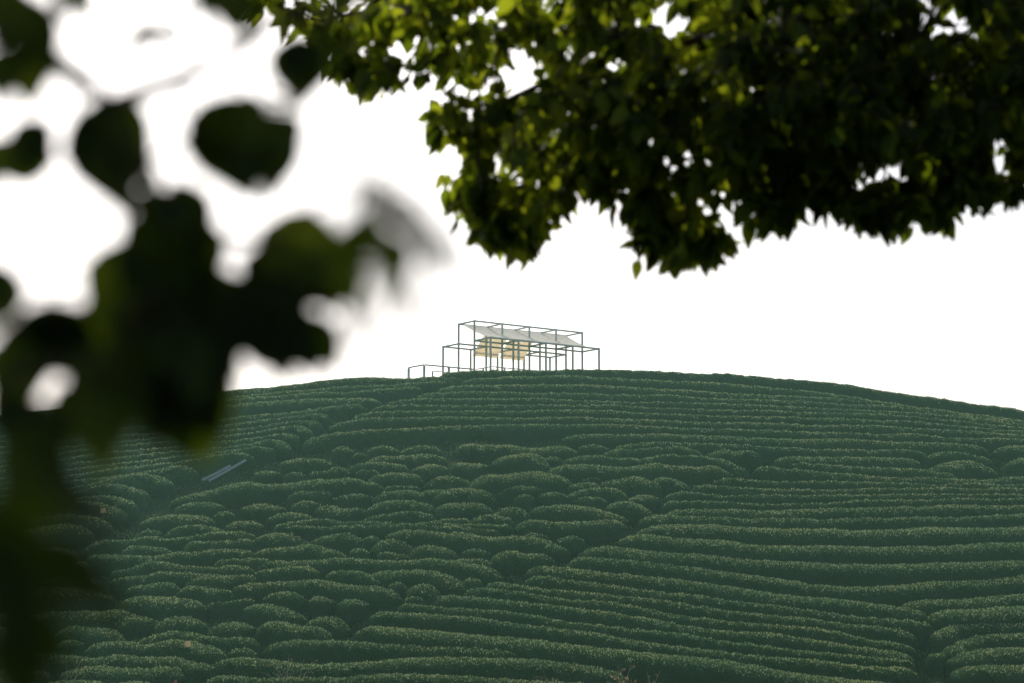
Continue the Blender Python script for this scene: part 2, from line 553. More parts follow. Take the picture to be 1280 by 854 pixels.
HB = 0.92
for r in ROWS:
    pts = [list(q) for q in r['pts']]
    if r['region'] == 'lumpy':
        pts[0][0] -= 3.5; pts[-1][0] += 3.5
    r['dense'] = densify(pts)
    r['crest'] = unproject(r['dense'][:, 0], r['dense'][:, 1], HB)
for r in ROWS:
    # typical distance down the slope to the next crest in front
    gaps = []
    for (x, y) in r['dense'][::3]:
        best = None
        for s in ROWS:
            if s is r: continue
            d = s['dense']
            if x < d[:, 0].min() - 2 or x > d[:, 0].max() + 2: continue
            k = np.argmin(np.abs(d[:, 0] - x))
            dy = d[k, 1] - y
            if dy > 3.5 and (best is None or dy < best[0]):
                best = (dy, s, k)
        if best is not None:
            j = np.argmin(np.abs(r['dense'][:, 0] - x))
            gaps.append(np.linalg.norm(best[1]['crest'][best[2]] - r['crest'][j]))
    r['gap'] = float(np.median(gaps)) if gaps else 1.6


def vnoise(x, seed):
    """smooth 1-d value noise, array in, about -1..1 out"""
    g = np.random.default_rng(seed).uniform(-1, 1, 4096)
    i = np.floor(x).astype(int)
    f = x - i
    f = f * f * (3 - 2 * f)
    return g[i % 4096] * (1 - f) + g[(i + 1) % 4096] * f


LEAF_TOP, LEAF_SIDE = 230, 120
NSEC = 15
total_leaves = 0


def build_hedge(r, idx):
    global total_leaves
    cr = r['crest'].copy()
    # smooth path, resample evenly
    for _ in range(2):
        if len(cr) > 4:
            cr[1:-1] = 0.25 * cr[:-2] + 0.5 * cr[1:-1] + 0.25 * cr[2:]
    seg = np.linalg.norm(np.diff(cr, axis=0), axis=1)
    s = np.concatenate([[0], np.cumsum(seg)])
    length = s[-1]
    n = max(8, int(length / 0.16))
    u = np.linspace(0, length, n)
    P = np.stack([np.interp(u, s, cr[:, k]) for k in range(3)], -1)
    lumpy = r['region'] == 'lumpy'
    gap = r['gap']
    w = float(np.clip(0.57 * gap, 0.5, 1.45))
    h = HB
    if gap > 2.0: h = min(1.2, HB + 0.25 * (gap - 2.0))
    small = length < 3.2
    if r['region'] in ('summit', 'left') and r['dense'][len(r['dense']) // 2, 1] < 478: w = min(w, 0.85)
    if small: w = min(w, max(0.55, 0.6 * length)); h = min(h, 0.86)
    amp = 0.16 if lumpy else 0.07
    k1 = vnoise(u / (1.3 if lumpy else 2.2) + idx * 17.3, 11)
    k2 = 0.6 * vnoise(u / 0.55 + idx * 31.7, 12)
    k3 = vnoise(u / 3.1 + idx * 7.1, 13)
    hh = h * (1 + amp * 0.8 * k1 + 0.04 * k2 + 0.05 * k3)
    ww = w * (1 + amp * k1 + 0.05 * k2)
    # rounded ends
    capL = min(1.15 * w, length * 0.5)
    e = np.clip(np.minimum(u, length - u) / capL, 0, 1)
    cap = np.sqrt(np.clip(1 - (1 - e) ** 2, 0.0, 1))
    cap = np.maximum(cap, 0.05)
    hh = hh * (0.25 + 0.75 * cap) * np.clip(cap * 3, 0, 1)
    ww = ww * cap
    T = np.gradient(P, axis=0)
    T /= np.linalg.norm(T, axis=1, keepdims=True) + 1e-9
    nrm = hnormal(P[:, 0], P[:, 1])
    up = nrm * 0.3 + np.array([0, 0, 0.7])
    up -= (up * T).sum(1, keepdims=True) * T
    up /= np.linalg.norm(up, axis=1, keepdims=True)
    sd = np.cross(up, T)                      # across the row
    # make sd point downslope (towards the camera)
    flip = np.sign(-(sd[:, 1:2]))
    flip[flip == 0] = 1
    sd = sd * flip
    gz = hgt(P[:, 0], P[:, 1])
    base = P.copy()
    base += sd * (np.maximum(0.30 * w, w - 0.62) * cap)[:, None]
    base[:, 2] = hgt(base[:, 0], base[:, 1]) - 0.05
    # keep the crest where the photo has it when the row stands at the brow
    th = np.linspace(-0.08, math.pi + 0.08, NSEC)
    ex = 0.75
    cx = np.sign(np.cos(th)) * np.abs(np.cos(th)) ** ex
    cz = np.sign(np.sin(th)) * np.abs(np.sin(th)) ** 0.8
    V = base[:, None] + sd[:, None] * (cx[None, :, None] * ww[:, None, None]) + up[:, None] * (cz[None, :, None] * hh[:, None, None])
    rg = np.random.default_rng(1000 + idx)
    # leafy unevenness
    q = V
    d = 0.042 * (np.sin(q[..., 0] * 7.1 + q[..., 2] * 5.3 + idx) * np.sin(q[..., 1] * 6.3 - q[..., 2] * 8.1 + 1.3 * idx)) + rg.normal(0, 0.013, q.shape[:2])
    cen = base[:, None] + up[:, None] * (0.35 * hh[:, None, None])
    out_ = V - cen
    out_ /= np.linalg.norm(out_, axis=-1, keepdims=True) + 1e-9
    V = V + out_ * d[..., None] * cap[:, None, None]
    nv = V.reshape(-1, 3)
    i = (np.arange(n - 1)[:, None] * NSEC + np.arange(NSEC - 1)[None]).ravel()
    F = np.stack([i, i + NSEC, i + NSEC + 1, i + 1], -1)
    # leaves over the surface
    a = nv[F[:, 0]]; b = nv[F[:, 1]]; c = nv[F[:, 2]]; dd = nv[F[:, 3]]
    fn = np.cross(c - a, dd - b)
    area = 0.5 * np.linalg.norm(fn, axis=1)
    fn /= np.linalg.norm(fn, axis=1, keepdims=True) + 1e-9
    fc = (a + b + c + dd) / 4
    outf = out_.reshape(-1, 3)[F[:, 0]]
    fn *= np.sign((fn * outf).sum(1, keepdims=True))
    upness = fn[:, 2]
    nearness = np.clip(120 / np.maximum(fc[:, 1], 80), 0.8, 1.25)
    back = fn[:, 1] > 0.55
    dens = np.where(upness > 0.45, LEAF_TOP, LEAF_SIDE) * nearness
    dens = np.where(back & (upness < 0.3), 25, dens)
    offscreen = (np.abs(fc[:, 0] / fc[:, 1]) > 0.30)
    dens = np.where(offscreen, dens * 0.5, dens)
    cnt = rg.poisson(dens * area)
    fi = np.repeat(np.arange(len(F)), cnt)
    m = len(fi)
    total_leaves += m
    r1, r2 = rg.random((m, 1)), rg.random((m, 1))
    pos = (a[fi] * (1 - r1) + b[fi] * r1) * (1 - r2) + (dd[fi] * (1 - r1) + c[fi] * r1) * r2
    nn = fn[fi]
    ln = rg.uniform(0.05, 0.10, (m, 1))
    shoot = (rg.random(m) < 0.16) & (nn[:, 2] > 0.3)
    ln[shoot] *= 1.3
    dirv = nn * rg.uniform(0.1, 1.0, (m, 1)) + rg.normal(0, 0.55, (m, 3)) + np.array([0, 0, 0.30])
    dirv[shoot] = np.array([0, 0, 1.0]) + rg.normal(0, 0.3, (int(shoot.sum()), 3))
    dirv /= np.linalg.norm(dirv, axis=1, keepdims=True)
    rv = rg.normal(0, 1, (m, 3))
    sv = np.cross(dirv, rv); sv /= np.linalg.norm(sv, axis=1, keepdims=True) + 1e-9
    wd = ln * rg.uniform(0.24, 0.38, (m, 1))
    p0 = pos - nn * 0.012
    LV = np.stack([p0, p0 + dirv * ln * 0.5 + sv * wd, p0 + dirv * ln, p0 + dirv * ln * 0.5 - sv * wd], 1).reshape(-1, 3)
    LF = (np.arange(m)[:, None] * 4 + np.arange(4)[None]) + len(nv)
    tl = np.clip(rg.beta(2.0, 2.6, m) * 0.9 + 0.12 * vnoise(pos[:, 0] * 0.9 + pos[:, 1] * 0.6, 5), 0, 0.9)
    tl[shoot] = rg.uniform(0.75, 1.0, int(shoot.sum()))
    # pale shoots on tops; lit crests and shaded sides put into leaf tint
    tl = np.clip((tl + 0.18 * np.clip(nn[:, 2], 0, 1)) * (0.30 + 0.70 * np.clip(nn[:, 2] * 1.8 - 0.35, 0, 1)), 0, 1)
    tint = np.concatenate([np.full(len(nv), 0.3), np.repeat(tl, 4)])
    org = base[n // 2].copy()
    verts = np.concatenate([nv, LV]) - org
    isb = small or r.get('bush')
    name = 'tea_bush' if isb else 'tea_hedge'
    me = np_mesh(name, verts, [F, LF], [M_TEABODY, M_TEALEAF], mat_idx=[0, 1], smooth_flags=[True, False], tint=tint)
    o = link(name, me)
    o.location = org
    r['obj'], r['isb'], r['len'] = o, isb, length
    return o


for k, r in enumerate(ROWS):
    build_hedge(r, k)
print('hedges', len(ROWS), 'leaves', total_leaves)

ORD = ['first', 'second', 'third', 'fourth', 'fifth', 'sixth', 'seventh', 'eighth', 'ninth', 'tenth', 'eleventh', 'twelfth', 'thirteenth',
       'fourteenth', 'fifteenth', 'sixteenth', 'seventeenth', 'eighteenth', 'nineteenth', 'twentieth']
GROUPS = {'lower': 'long tea hedges fanning across the lower right slope', 'corner': 'tea hedges in the bottom right corner',
          'midright': 'tea hedges on the right of the hill at mid height', 'summit': 'tea hedges below the pavilion and summit',
          'lumpy': 'short lumpy tea hedges and bushes in the middle patch', 'left': 'tea hedges left of the gully'}


def label_hedges():
    phr = {'lower': 'long clipped tea hedge, {o} from top in the fan of rows at lower right',
           'corner': 'tea hedge curving into the bottom right corner gap, {o} from top there',
           'midright': 'long straight tea hedge at right mid slope, {o} below the lumpy bushes',
           'summit': 'dark green tea hedge right of the gully, {o} from the skyline down',
           'left': 'tea hedge left of the gully with rounded right end, {o} from the skyline'}
    for reg, ph in phr.items():
        rr = sorted([r for r in ROWS if r['region'] == reg], key=lambda r: np.median(r['dense'][:, 1]))
        for i, r in enumerate(rr):
            if r.get('bush'):
                tag(r['obj'], 'single round tea bush standing in the gap at bottom right', 'tea bush', GROUPS[reg])
            else:
                tag(r['obj'], ph.format(o=ORD[i]), 'tea hedge', GROUPS[reg])
    rr = [r for r in ROWS if r['region'] == 'lumpy']
    bands = sorted({0})
    rr.sort(key=lambda r: np.median(r['dense'][:, 1]))
    nb = 12
    per = math.ceil(len(rr) / nb)
    for b in range(nb):
        sub = sorted(rr[b * per:(b + 1) * per], key=lambda r: r['dense'][:, 0].mean())
        for i, r in enumerate(sub):
            shape = 'small round tea bush' if r['len'] < 2.2 else 'short mounded tea bush' if r['isb'] else 'lumpy tea hedge' if r['len'] < 8 else 'long wavy tea hedge'
            tag(r['obj'], f'{shape} in the uneven middle patch, {ORD[b]} tier down, {ORD[i]} from left', 'tea bush' if r['isb'] else 'tea hedge', GROUPS['lumpy'])


label_hedges()

# ------------------------------------------------------------------ pavilion of thin steel frames on the summit
D0 = 150.0
BAY, DEP = 2.62, 2.10
NTOP = at(593.1, 401.3, D0 / FWD[1])
NTOP = NTOP * (D0 / NTOP[1])
Z_TOP = NTOP[2]
Z_LOW = Z_TOP - 1.52
Z_GND = float(hgt(NTOP[0], NTOP[1])) - 0.35
PW = 0.135


def pv(i, j, z):
    """grid: i bays along the long side, j steps back (-1 front row, 0, 1, 2 rear row)"""
    p = NTOP + A_DIR * BAY * i + B_DIR * DEP * j
    return np.array([p[0], p[1], z])


def build_pavilion():
    org = pv(2, 0.5, Z_GND)
    root = empty('pavilion', org)
    tag(root, 'open grey steel frame pavilion with white and tan cloth panels on the hilltop', 'pavilion')

    def b(name, p, q, m=M_STEEL, w=PW):
        mb = MB(); mb.bar(p, q, w); return mb.build(name, m, root)
    h = PW / 2
    for j, zt in ((-1, Z_LOW), (0, Z_TOP), (1, Z_TOP), (2, Z_LOW)):
        for i in range(5):
            b('post', pv(i, j, float(hgt(*pv(i, j, 0)[:2])) - 0.4), pv(i, j, zt + h))
    # long beams
    for j, z in ((-1, Z_LOW), (0, Z_TOP), (1, Z_TOP), (2, Z_LOW), (0, Z_LOW), (1, Z_LOW)):
        for i in range(4):
            e = 0.0175
            b('beam', pv(i + e, j, z), pv(i + 1 - e, j, z), w=PW * 0.92)
    for i in range(5):
        e = 0.022
        b('beam', pv(i, 0 + e, Z_TOP), pv(i, 1 - e, Z_TOP), w=PW * 0.9)
        b('beam', pv(i, -1 + e, Z_LOW), pv(i, 0 - e, Z_LOW), w=PW * 0.9)
        b('beam', pv(i, 1 + e, Z_LOW), pv(i, 2 - e, Z_LOW), w=PW * 0.9)

    def cloth(name, c00, c10, c01, c11, sag, m, lab, nu=32, nv=16, ripple=0.0):
        us, vs = np.linspace(0, 1, nu + 1), np.linspace(0, 1, nv + 1)
        U, V_ = np.meshgrid(us, vs)
        U, V_ = U[..., None], V_[..., None]
        P = (c00 * (1 - U) + c10 * U) * (1 - V_) + (c01 * (1 - U) + c11 * U) * V_
        P[..., 2] -= sag * np.sin(np.pi * V_[..., 0]) * (0.8 + 0.2 * np.sin(U[..., 0] * 9))
        P[..., 2] -= ripple * np.abs(np.sin(np.pi * U[..., 0] * 4)) * np.sin(np.pi * V_[..., 0])
        v = P.reshape(-1, 3)
        th = np.array([0, 0, 0.012])
        nx = nu + 1
        i = (np.arange(nv)[:, None] * nx + np.arange(nu)[None]).ravel()
        f = np.stack([i, i + 1, i + nx + 1, i + nx], -1)
        f2 = f[:, ::-1] + len(v)
        me = np_mesh(name, np.concatenate([v, v - th]) - org, [f, f2], [m], smooth_flags=[True, True])
        o = link(name, me, root)
        o['label'] = lab
        return o
    up = np.array([0, 0, 0.06])
    cloth('canopy', pv(0.1, 1, Z_TOP) + up, pv(3.98, 1, Z_TOP) + up, pv(-0.1, -0.96, Z_LOW) + up, pv(3.6, -0.98, Z_LOW) + up, 0.10, M_WHITE,
          'white cloth roof sloping from the high rear beam to the low front beam', ripple=0.10)
    for i in (1, 2):
        cloth('shade_cloth', pv(i + 0.06, 0.98, Z_TOP - 0.12), pv(i + 0.94, 0.98, Z_TOP - 0.12), pv(i + 0.03, 1.95, Z_LOW - 0.5), pv(i + 0.95, 1.95, Z_LOW - 0.5),
              -0.10 if i == 1 else -0.16, M_TAN, 'left tan cloth panel' if i == 1 else 'right tan cloth panel', 12, 12)


build_pavilion()


def build_railing(name, lab, runs, zr, posts, w):
    p0 = np.array(runs[0][0])
    root = empty(name, (p0[0], p0[1], float(hgt(p0[0], p0[1]))))
    tag(root, lab, 'railing', 'low steel railings beside the pavilion')
    for p, q in runs:
        mb = MB(); mb.bar(np.array([*p, zr]), np.array([*q, zr]), w); mb.build('rail', M_STEEL, root)
    for p in posts:
        mb = MB(); mb.bar(np.array([*p, float(hgt(*p)) - 0.3]), np.array([*p, zr - w * 0.52]), w * 1.5); mb.build('post', M_STEEL, root)


ZR = Z_TOP - 3.72
g = lambda i, j: tuple(pv(i, j, 0)[:2])
build_railing('railing', 'long low grey railing running left from under the pavilion', [(g(-1.75, 1), g(-1.75, 0.03)), (g(-1.72, 0), g(-0.04, 0))], ZR, [g(-1.75, 1), g(-1.75, 0), g(-0.9, 0)], 0.105)
build_railing('railing', 'low grey rail along the front of the pavilion floor', [(g(0.03, -0.06), g(0.03, -0.94)), (g(0.06, -1), g(0.96, -1)), (g(1.04, -1), g(1.96, -1))], ZR + 0.0, [g(0.5, -1.0), g(0.03, -0.5), g(1.5, -1.0)], 0.075)
build_railing('railing', 'lowest short grey rail behind the hedge left of the pavilion', [(g(-1.3, 0.3), g(-0.1, 0.3))], ZR - 0.32, [g(-1.3, 0.3), g(-0.7, 0.3)], 0.07)

# grass tufts on the paths between the hedges (ground cover nobody could count)
def build_grass():
    rg = np.random.default_rng(5)
    n = 220000
    y = rg.uniform(94, 146, n); x = rg.uniform(-0.30, 0.30, n) * y
    z = hgt(x, y)
    p = np.stack([x, y, z - 0.01], -1)
    d = rg.normal(0, 0.45, (n, 3)) + np.array([0, 0, 1.0])
    d /= np.linalg.norm(d, axis=1, keepdims=True)
    sv = np.cross(d, rg.normal(0, 1, (n, 3))); sv /= np.linalg.norm(sv, axis=1, keepdims=True)
    l = rg.uniform(0.12, 0.32, (n, 1)) * (0.75 + 0.5 * vnoise(x * 0.8 + y * 1.3, 9)[:, None])
    V = np.stack([p - sv * l * 0.16, p + d * l * 0.6 - sv * l * 0.12, p + d * l, p + d * l * 0.5 + sv * l * 0.2], 1).reshape(-1, 3)
    F = np.arange(n)[:, None] * 4 + np.arange(4)[None]
    me = np_mesh('grass', V, [F], [M_TEALEAF], tint=np.repeat(rg.uniform(0.1, 0.75, n), 4))
    tag(link('grass', me), kind='stuff')


build_grass()

# ------------------------------------------------------------------ small things on the slope
def ground_at(px, py, off=0.0):
    return unproject(np.array([px], float), np.array([py], float), off)[0]


def stake(px, py, size, lab, stick):
    p = ground_at(px, py + 2, 1.0)
    gz = float(hgt(p[0], p[1]))
    p = p + np.array([0, -0.5, 0])
    top = p[2]
    root = empty('marker_stake', (p[0], p[1], float(hgt(p[0], p[1]))))
    tag(root, lab, 'marker', 'tan marker cards on stakes')
    mb = MB(); mb.tube([(p[0], p[1] + 0.012, float(hgt(p[0], p[1])) - 0.2), (p[0] + 0.01, p[1] + 0.012, top + size * 0.4)], 0.012 * stick, 6); mb.build('stick', M_WOOD, root)
    # bent card
    nx = 6
    vs, fs = [], []
    for j in range(nx + 1):
        for i in range(nx + 1):
            u, v = i / nx - 0.5, j / nx - 0.5
            vs.append((p[0] + u * size, p[1] - 0.006 - 0.12 * size * math.cos(u * 3) + 0.05 * size * v, top + v * size + u * 0.12 * size))
    for j in range(nx):
        for i in range(nx):
            a = j * (nx + 1) + i
            fs.append((a, a + 1, a + nx + 2, a + nx + 1))
    mb = MB(); mb.add(vs, fs); mb.build('card', M_CARD, root)


stake(131, 637, 0.30, 'small square tan card on a stake among bushes left of the gully', 1.0)
stake(237, 803, 0.28, 'small square tan card on a thin stake in the lower left hedges', 1.2)
# red plastic cap
pr = ground_at(222, 852, 0.9)
mb = MB(); mb.tube([pr + np.array([0, -0.6, -0.9]), pr + np.array([0, -0.6, -0.25])], 0.03, 8)
mb.tube([pr + np.array([0, -0.6, -0.25]), pr + np.array([0.0, -0.6, 0.02]), pr + np.array([0.03, -0.6, 0.1])], [0.07, 0.06, 0.02], 8)
o = mb.build('marker_peg', M_RED, None)
tag(o, 'small red topped peg beside a hedge end at bottom left', 'peg')
# two pale boards lying beside the gully
def board(x0, y0, x1, y1, wd, lab):
    a, b = ground_at(x0, y0, 0.95), ground_at(x1, y1, 0.95)
    t = b - a
    s = np.cross(t, 0.6 * a / np.linalg.norm(a) - np.array([0, 0, 0.5])); s /= np.linalg.norm(s)
    n = np.cross(s, t); n /= np.linalg.norm(n)
    vs, fs = [], []
    K = 10
    prof = [(-.5, 0), (-.46, .035), (0, .05), (.46, .035), (.5, 0), (.46, -.02), (-.46, -.02)]
    for k in range(K + 1):
        c = a + t * k / K + n * 0.04 * math.sin(k / K * 3.1)
        for u, v in prof:
            vs.append(c + s * u * wd + n * v)
    m = len(prof)
    for k in range(K):
        for q in range(m):
            fs.append((k * m + q, k * m + (q + 1) % m, (k + 1) * m + (q + 1) % m, (k + 1) * m + q))
    fs.append(tuple(range(m))[::-1]); fs.append(tuple(K * m + q for q in range(m)))
    mb = MB(); mb.add(vs, fs)
    o = mb.build('plank', M_BOARD, None)
    tag(o, lab, 'plank', 'pale planks lying by the gully')


board(253, 600, 288, 582, 0.18, 'shorter pale grey plank lying beside the gully, left of the pair')
board(261, 601, 307, 575, 0.17, 'longer pale grey plank lying beside the gully, right of the pair')


def weed(px, py, spread, height, n, leaves, lab, name='weed', dry=True, tl=(0.2, 1.0), dz=0.0):
    p = ground_at(px, py, 0.6) + np.array([0, -0.9, 0])
    p[2] = float(hgt(p[0], p[1]))
    root = empty(name, p)
    tag(root, lab, 'weed', 'weeds and dry stalks among the hedges')
    rg = np.random.default_rng(int(px * 7 + py))
    mb = MB()
    tips = []
    for k in range(n):
        b0 = p + np.array([rg.uniform(-.3, .3) * spread, rg.uniform(-.15, .15), -0.1])
        lean = rg.normal(0, 0.5, 3) * spread
        hgt_ = height * rg.uniform(0.6, 1.15)
        pts = []
        for t in np.linspace(0, 1, 9):
            pts.append(b0 + np.array([lean[0] * t ** 1.6, lean[1] * t * 0.4, hgt_ * (t - 0.22 * t ** 3)]))
        mb.tube(pts, np.linspace(0.012, 0.004, 9), 5)
        tips.append(pts)
        for q in (4, 6):
            e = pts[q] + np.array([rg.normal(0, .2), rg.normal(0, .1), rg.uniform(.05, .25)])
            mb.tube([pts[q], 0.5 * (pts[q] + e) + np.array([0, 0, .04]), e], [0.006, 0.005, 0.003], 4)
            tips.append([pts[q], e])
    mb.build('stem', M_DRY, root)
    if leaves:
        vs, fs, tn = [], [], []
        for k in range(leaves):
            pts = tips[rg.integers(len(tips))]
            c = pts[rg.integers(len(pts) // 2, len(pts))]
            d = rg.normal(0, 1, 3); d /= np.linalg.norm(d)
            s = np.cross(d, rg.normal(0, 1, 3)); s /= np.linalg.norm(s)
            l = rg.uniform(.07, .16)
            o = len(vs)
            vs += [c, c + d * l * .5 + s * l * .3, c + d * l, c + d * l * .5 - s * l * .3]
            fs.append((o, o + 1, o + 2, o + 3)); tn += [rg.uniform(*tl)] * 4
        me = np_mesh('foliage', np.array(vs) - p, [np.array(fs)], [M_WEED], tint=tn)
        link('foliage', me, root)


weed(365, 846, 1.4, 2.7, 8, 16, 'bare curved dry stalks rising before the lower left hedges')
weed(775, 852, 0.8, 2.25, 9, 110, 'scrubby weed with orange and pale leaves at a hedge end', tl=(0.3, 1.0))
weed(690, 857, 0.8, 2.1, 5, 34, 'thin weed with few orange leaves left of the scrubby weed', tl=(0.4, 0.9))
weed(812, 856, 0.5, 2.1, 5, 34, 'small weed with orange leaves right of the scrubby weed', tl=(0.5, 0.9))
weed(95, 846, 1.0, 2.4, 5, 10, 'thin dry stalk at bottom left before the hedges')
weed(12, 850, 1.6, 2.7, 10, 260, 'pale leafy shrub at the bottom left edge', name='shrub', tl=(0.1, 0.8))

# ------------------------------------------------------------------ trees
LEAFPROF = [(0.0, 0.02), (0.13, 0.20), (0.33, 0.31), (0.58, 0.275), (0.82, 0.13), (1.0, 0.0)]


def leaf_mesh(base, dirs, size, rg, tint, hang=0.25, wide=1.0, flat=None):
    """ovate pointed leaves, folded along the midrib and drooping"""
    m = len(base)
    d = dirs / (np.linalg.norm(dirs, axis=1, keepdims=True) + 1e-9)
    rv = rg.normal(0, 1, (m, 3))
    if flat is not None:
        rv = np.where(flat[:, None], np.array([0, -1.0, 0.1]) + 0.28 * rv, rv)
    s = np.cross(d, rv); s /= np.linalg.norm(s, axis=1, keepdims=True) + 1e-9
    nrm = np.cross(s, d)
    fold = rg.uniform(0.05, 0.5, (m, 1))
    curl = rg.uniform(-0.05, 0.28, (m, 1))
    rows = []
    wd_ = rg.uniform(0.85, 1.15, (m, 1)) * wide
    for t, wdt in LEAFPROF:
        c = base + d * size * t + nrm * (-curl * size * t * t) + np.array([0, 0, -1.0]) * (hang * size * t * t)
        off = s * size * wdt * wd_
        lift = nrm * size * wdt * fold
        rows.append((c - off + lift, c, c + off + lift))
    k = len(LEAFPROF)
    V = np.stack([p for r in rows for p in r], 1)          # m, 3k, 3
    f = []
    for i in range(k - 1):
        f += [[3 * i, 3 * i + 1, 3 * i + 4, 3 * i + 3], [3 * i + 1, 3 * i + 2, 3 * i + 5, 3 * i + 4]]
    f = np.array(f)
    F = (np.arange(m)[:, None, None] * (3 * k) + f[None]).reshape(-1, 4)
    return V.reshape(-1, 3), F, np.repeat(tint, 3 * k)


def grow(start_nodes, attract, rg, step=0.16):
    """connect every attractor to the nearest existing wood; returns nodes, parents"""
    nodes = [np.array(p) for p in start_nodes]
    par = [-1] + list(range(len(start_nodes) - 1))
    tips = []
    arr = np.array(nodes)
    order = np.argsort([np.min(np.linalg.norm(arr - a, axis=1)) for a in attract])
    buf = np.zeros((len(nodes) + len(attract) * 14, 3)); buf[:len(nodes)] = arr
    cnt = len(nodes)
    for k in order:
        a = attract[k]
        dist = np.linalg.norm(buf[:cnt] - a, axis=1)
        j = int(np.argmin(dist))
        n = min(12, max(1, int(dist[j] / step)))
        p0 = buf[j].copy()
        prev = j
        side = rg.normal(0, 0.10, 3) * dist[j]
        for t in np.linspace(0, 1, n + 1)[1:]:
            q = p0 * (1 - t) + a * t + side * math.sin(math.pi * t) + np.array([0, 0, 0.10 * dist[j] * math.sin(math.pi * t)])
            buf[cnt] = q
            par.append(prev)
            prev = cnt
            cnt += 1
        tips.append(prev)
    return buf[:cnt], np.array(par), np.array(tips)


def wood_mesh(nodes, par, tips, rmin, rmax, n0):
    cnt = np.zeros(len(nodes))
    cnt[tips] += 1
    for i in range(len(nodes) - 1, 0, -1):
        if par[i] >= 0:
            cnt[par[i]] += cnt[i]
    rad = np.clip(rmin * np.power(np.maximum(cnt, 1), 0.42), rmin, rmax)
    mb = MB()
    # walk chains so tubes are continuous
    kids = {}
    for i in range(1, len(nodes)):
        kids.setdefault(int(par[i]), []).append(i)
    done = set()
    stack = [(0, None)]
    starts = [(0, -1)]
    while starts:
        i, pr = starts.pop()
        chain = ([pr] if pr >= 0 else []) + [i]
        cur = i
        while cur in kids:
            ch = sorted(kids[cur], key=lambda q: -cnt[q])
            for q in ch[1:]:
                starts.append((q, cur))
            cur = ch[0]
            chain.append(cur)
        if len(chain) > 1:
            rr = rad[chain].copy()
            if pr >= 0: rr[0] = rr[1]
            big = rr.max() > 0.03
            mb.tube(nodes[chain], rr, 8 if big else 4, cap=True)
    return mb


SUNV = np.array([math.sin(SUN_AZ) * math.cos(SUN_EL), math.cos(SUN_AZ) * math.cos(SUN_EL), math.sin(SUN_EL)])


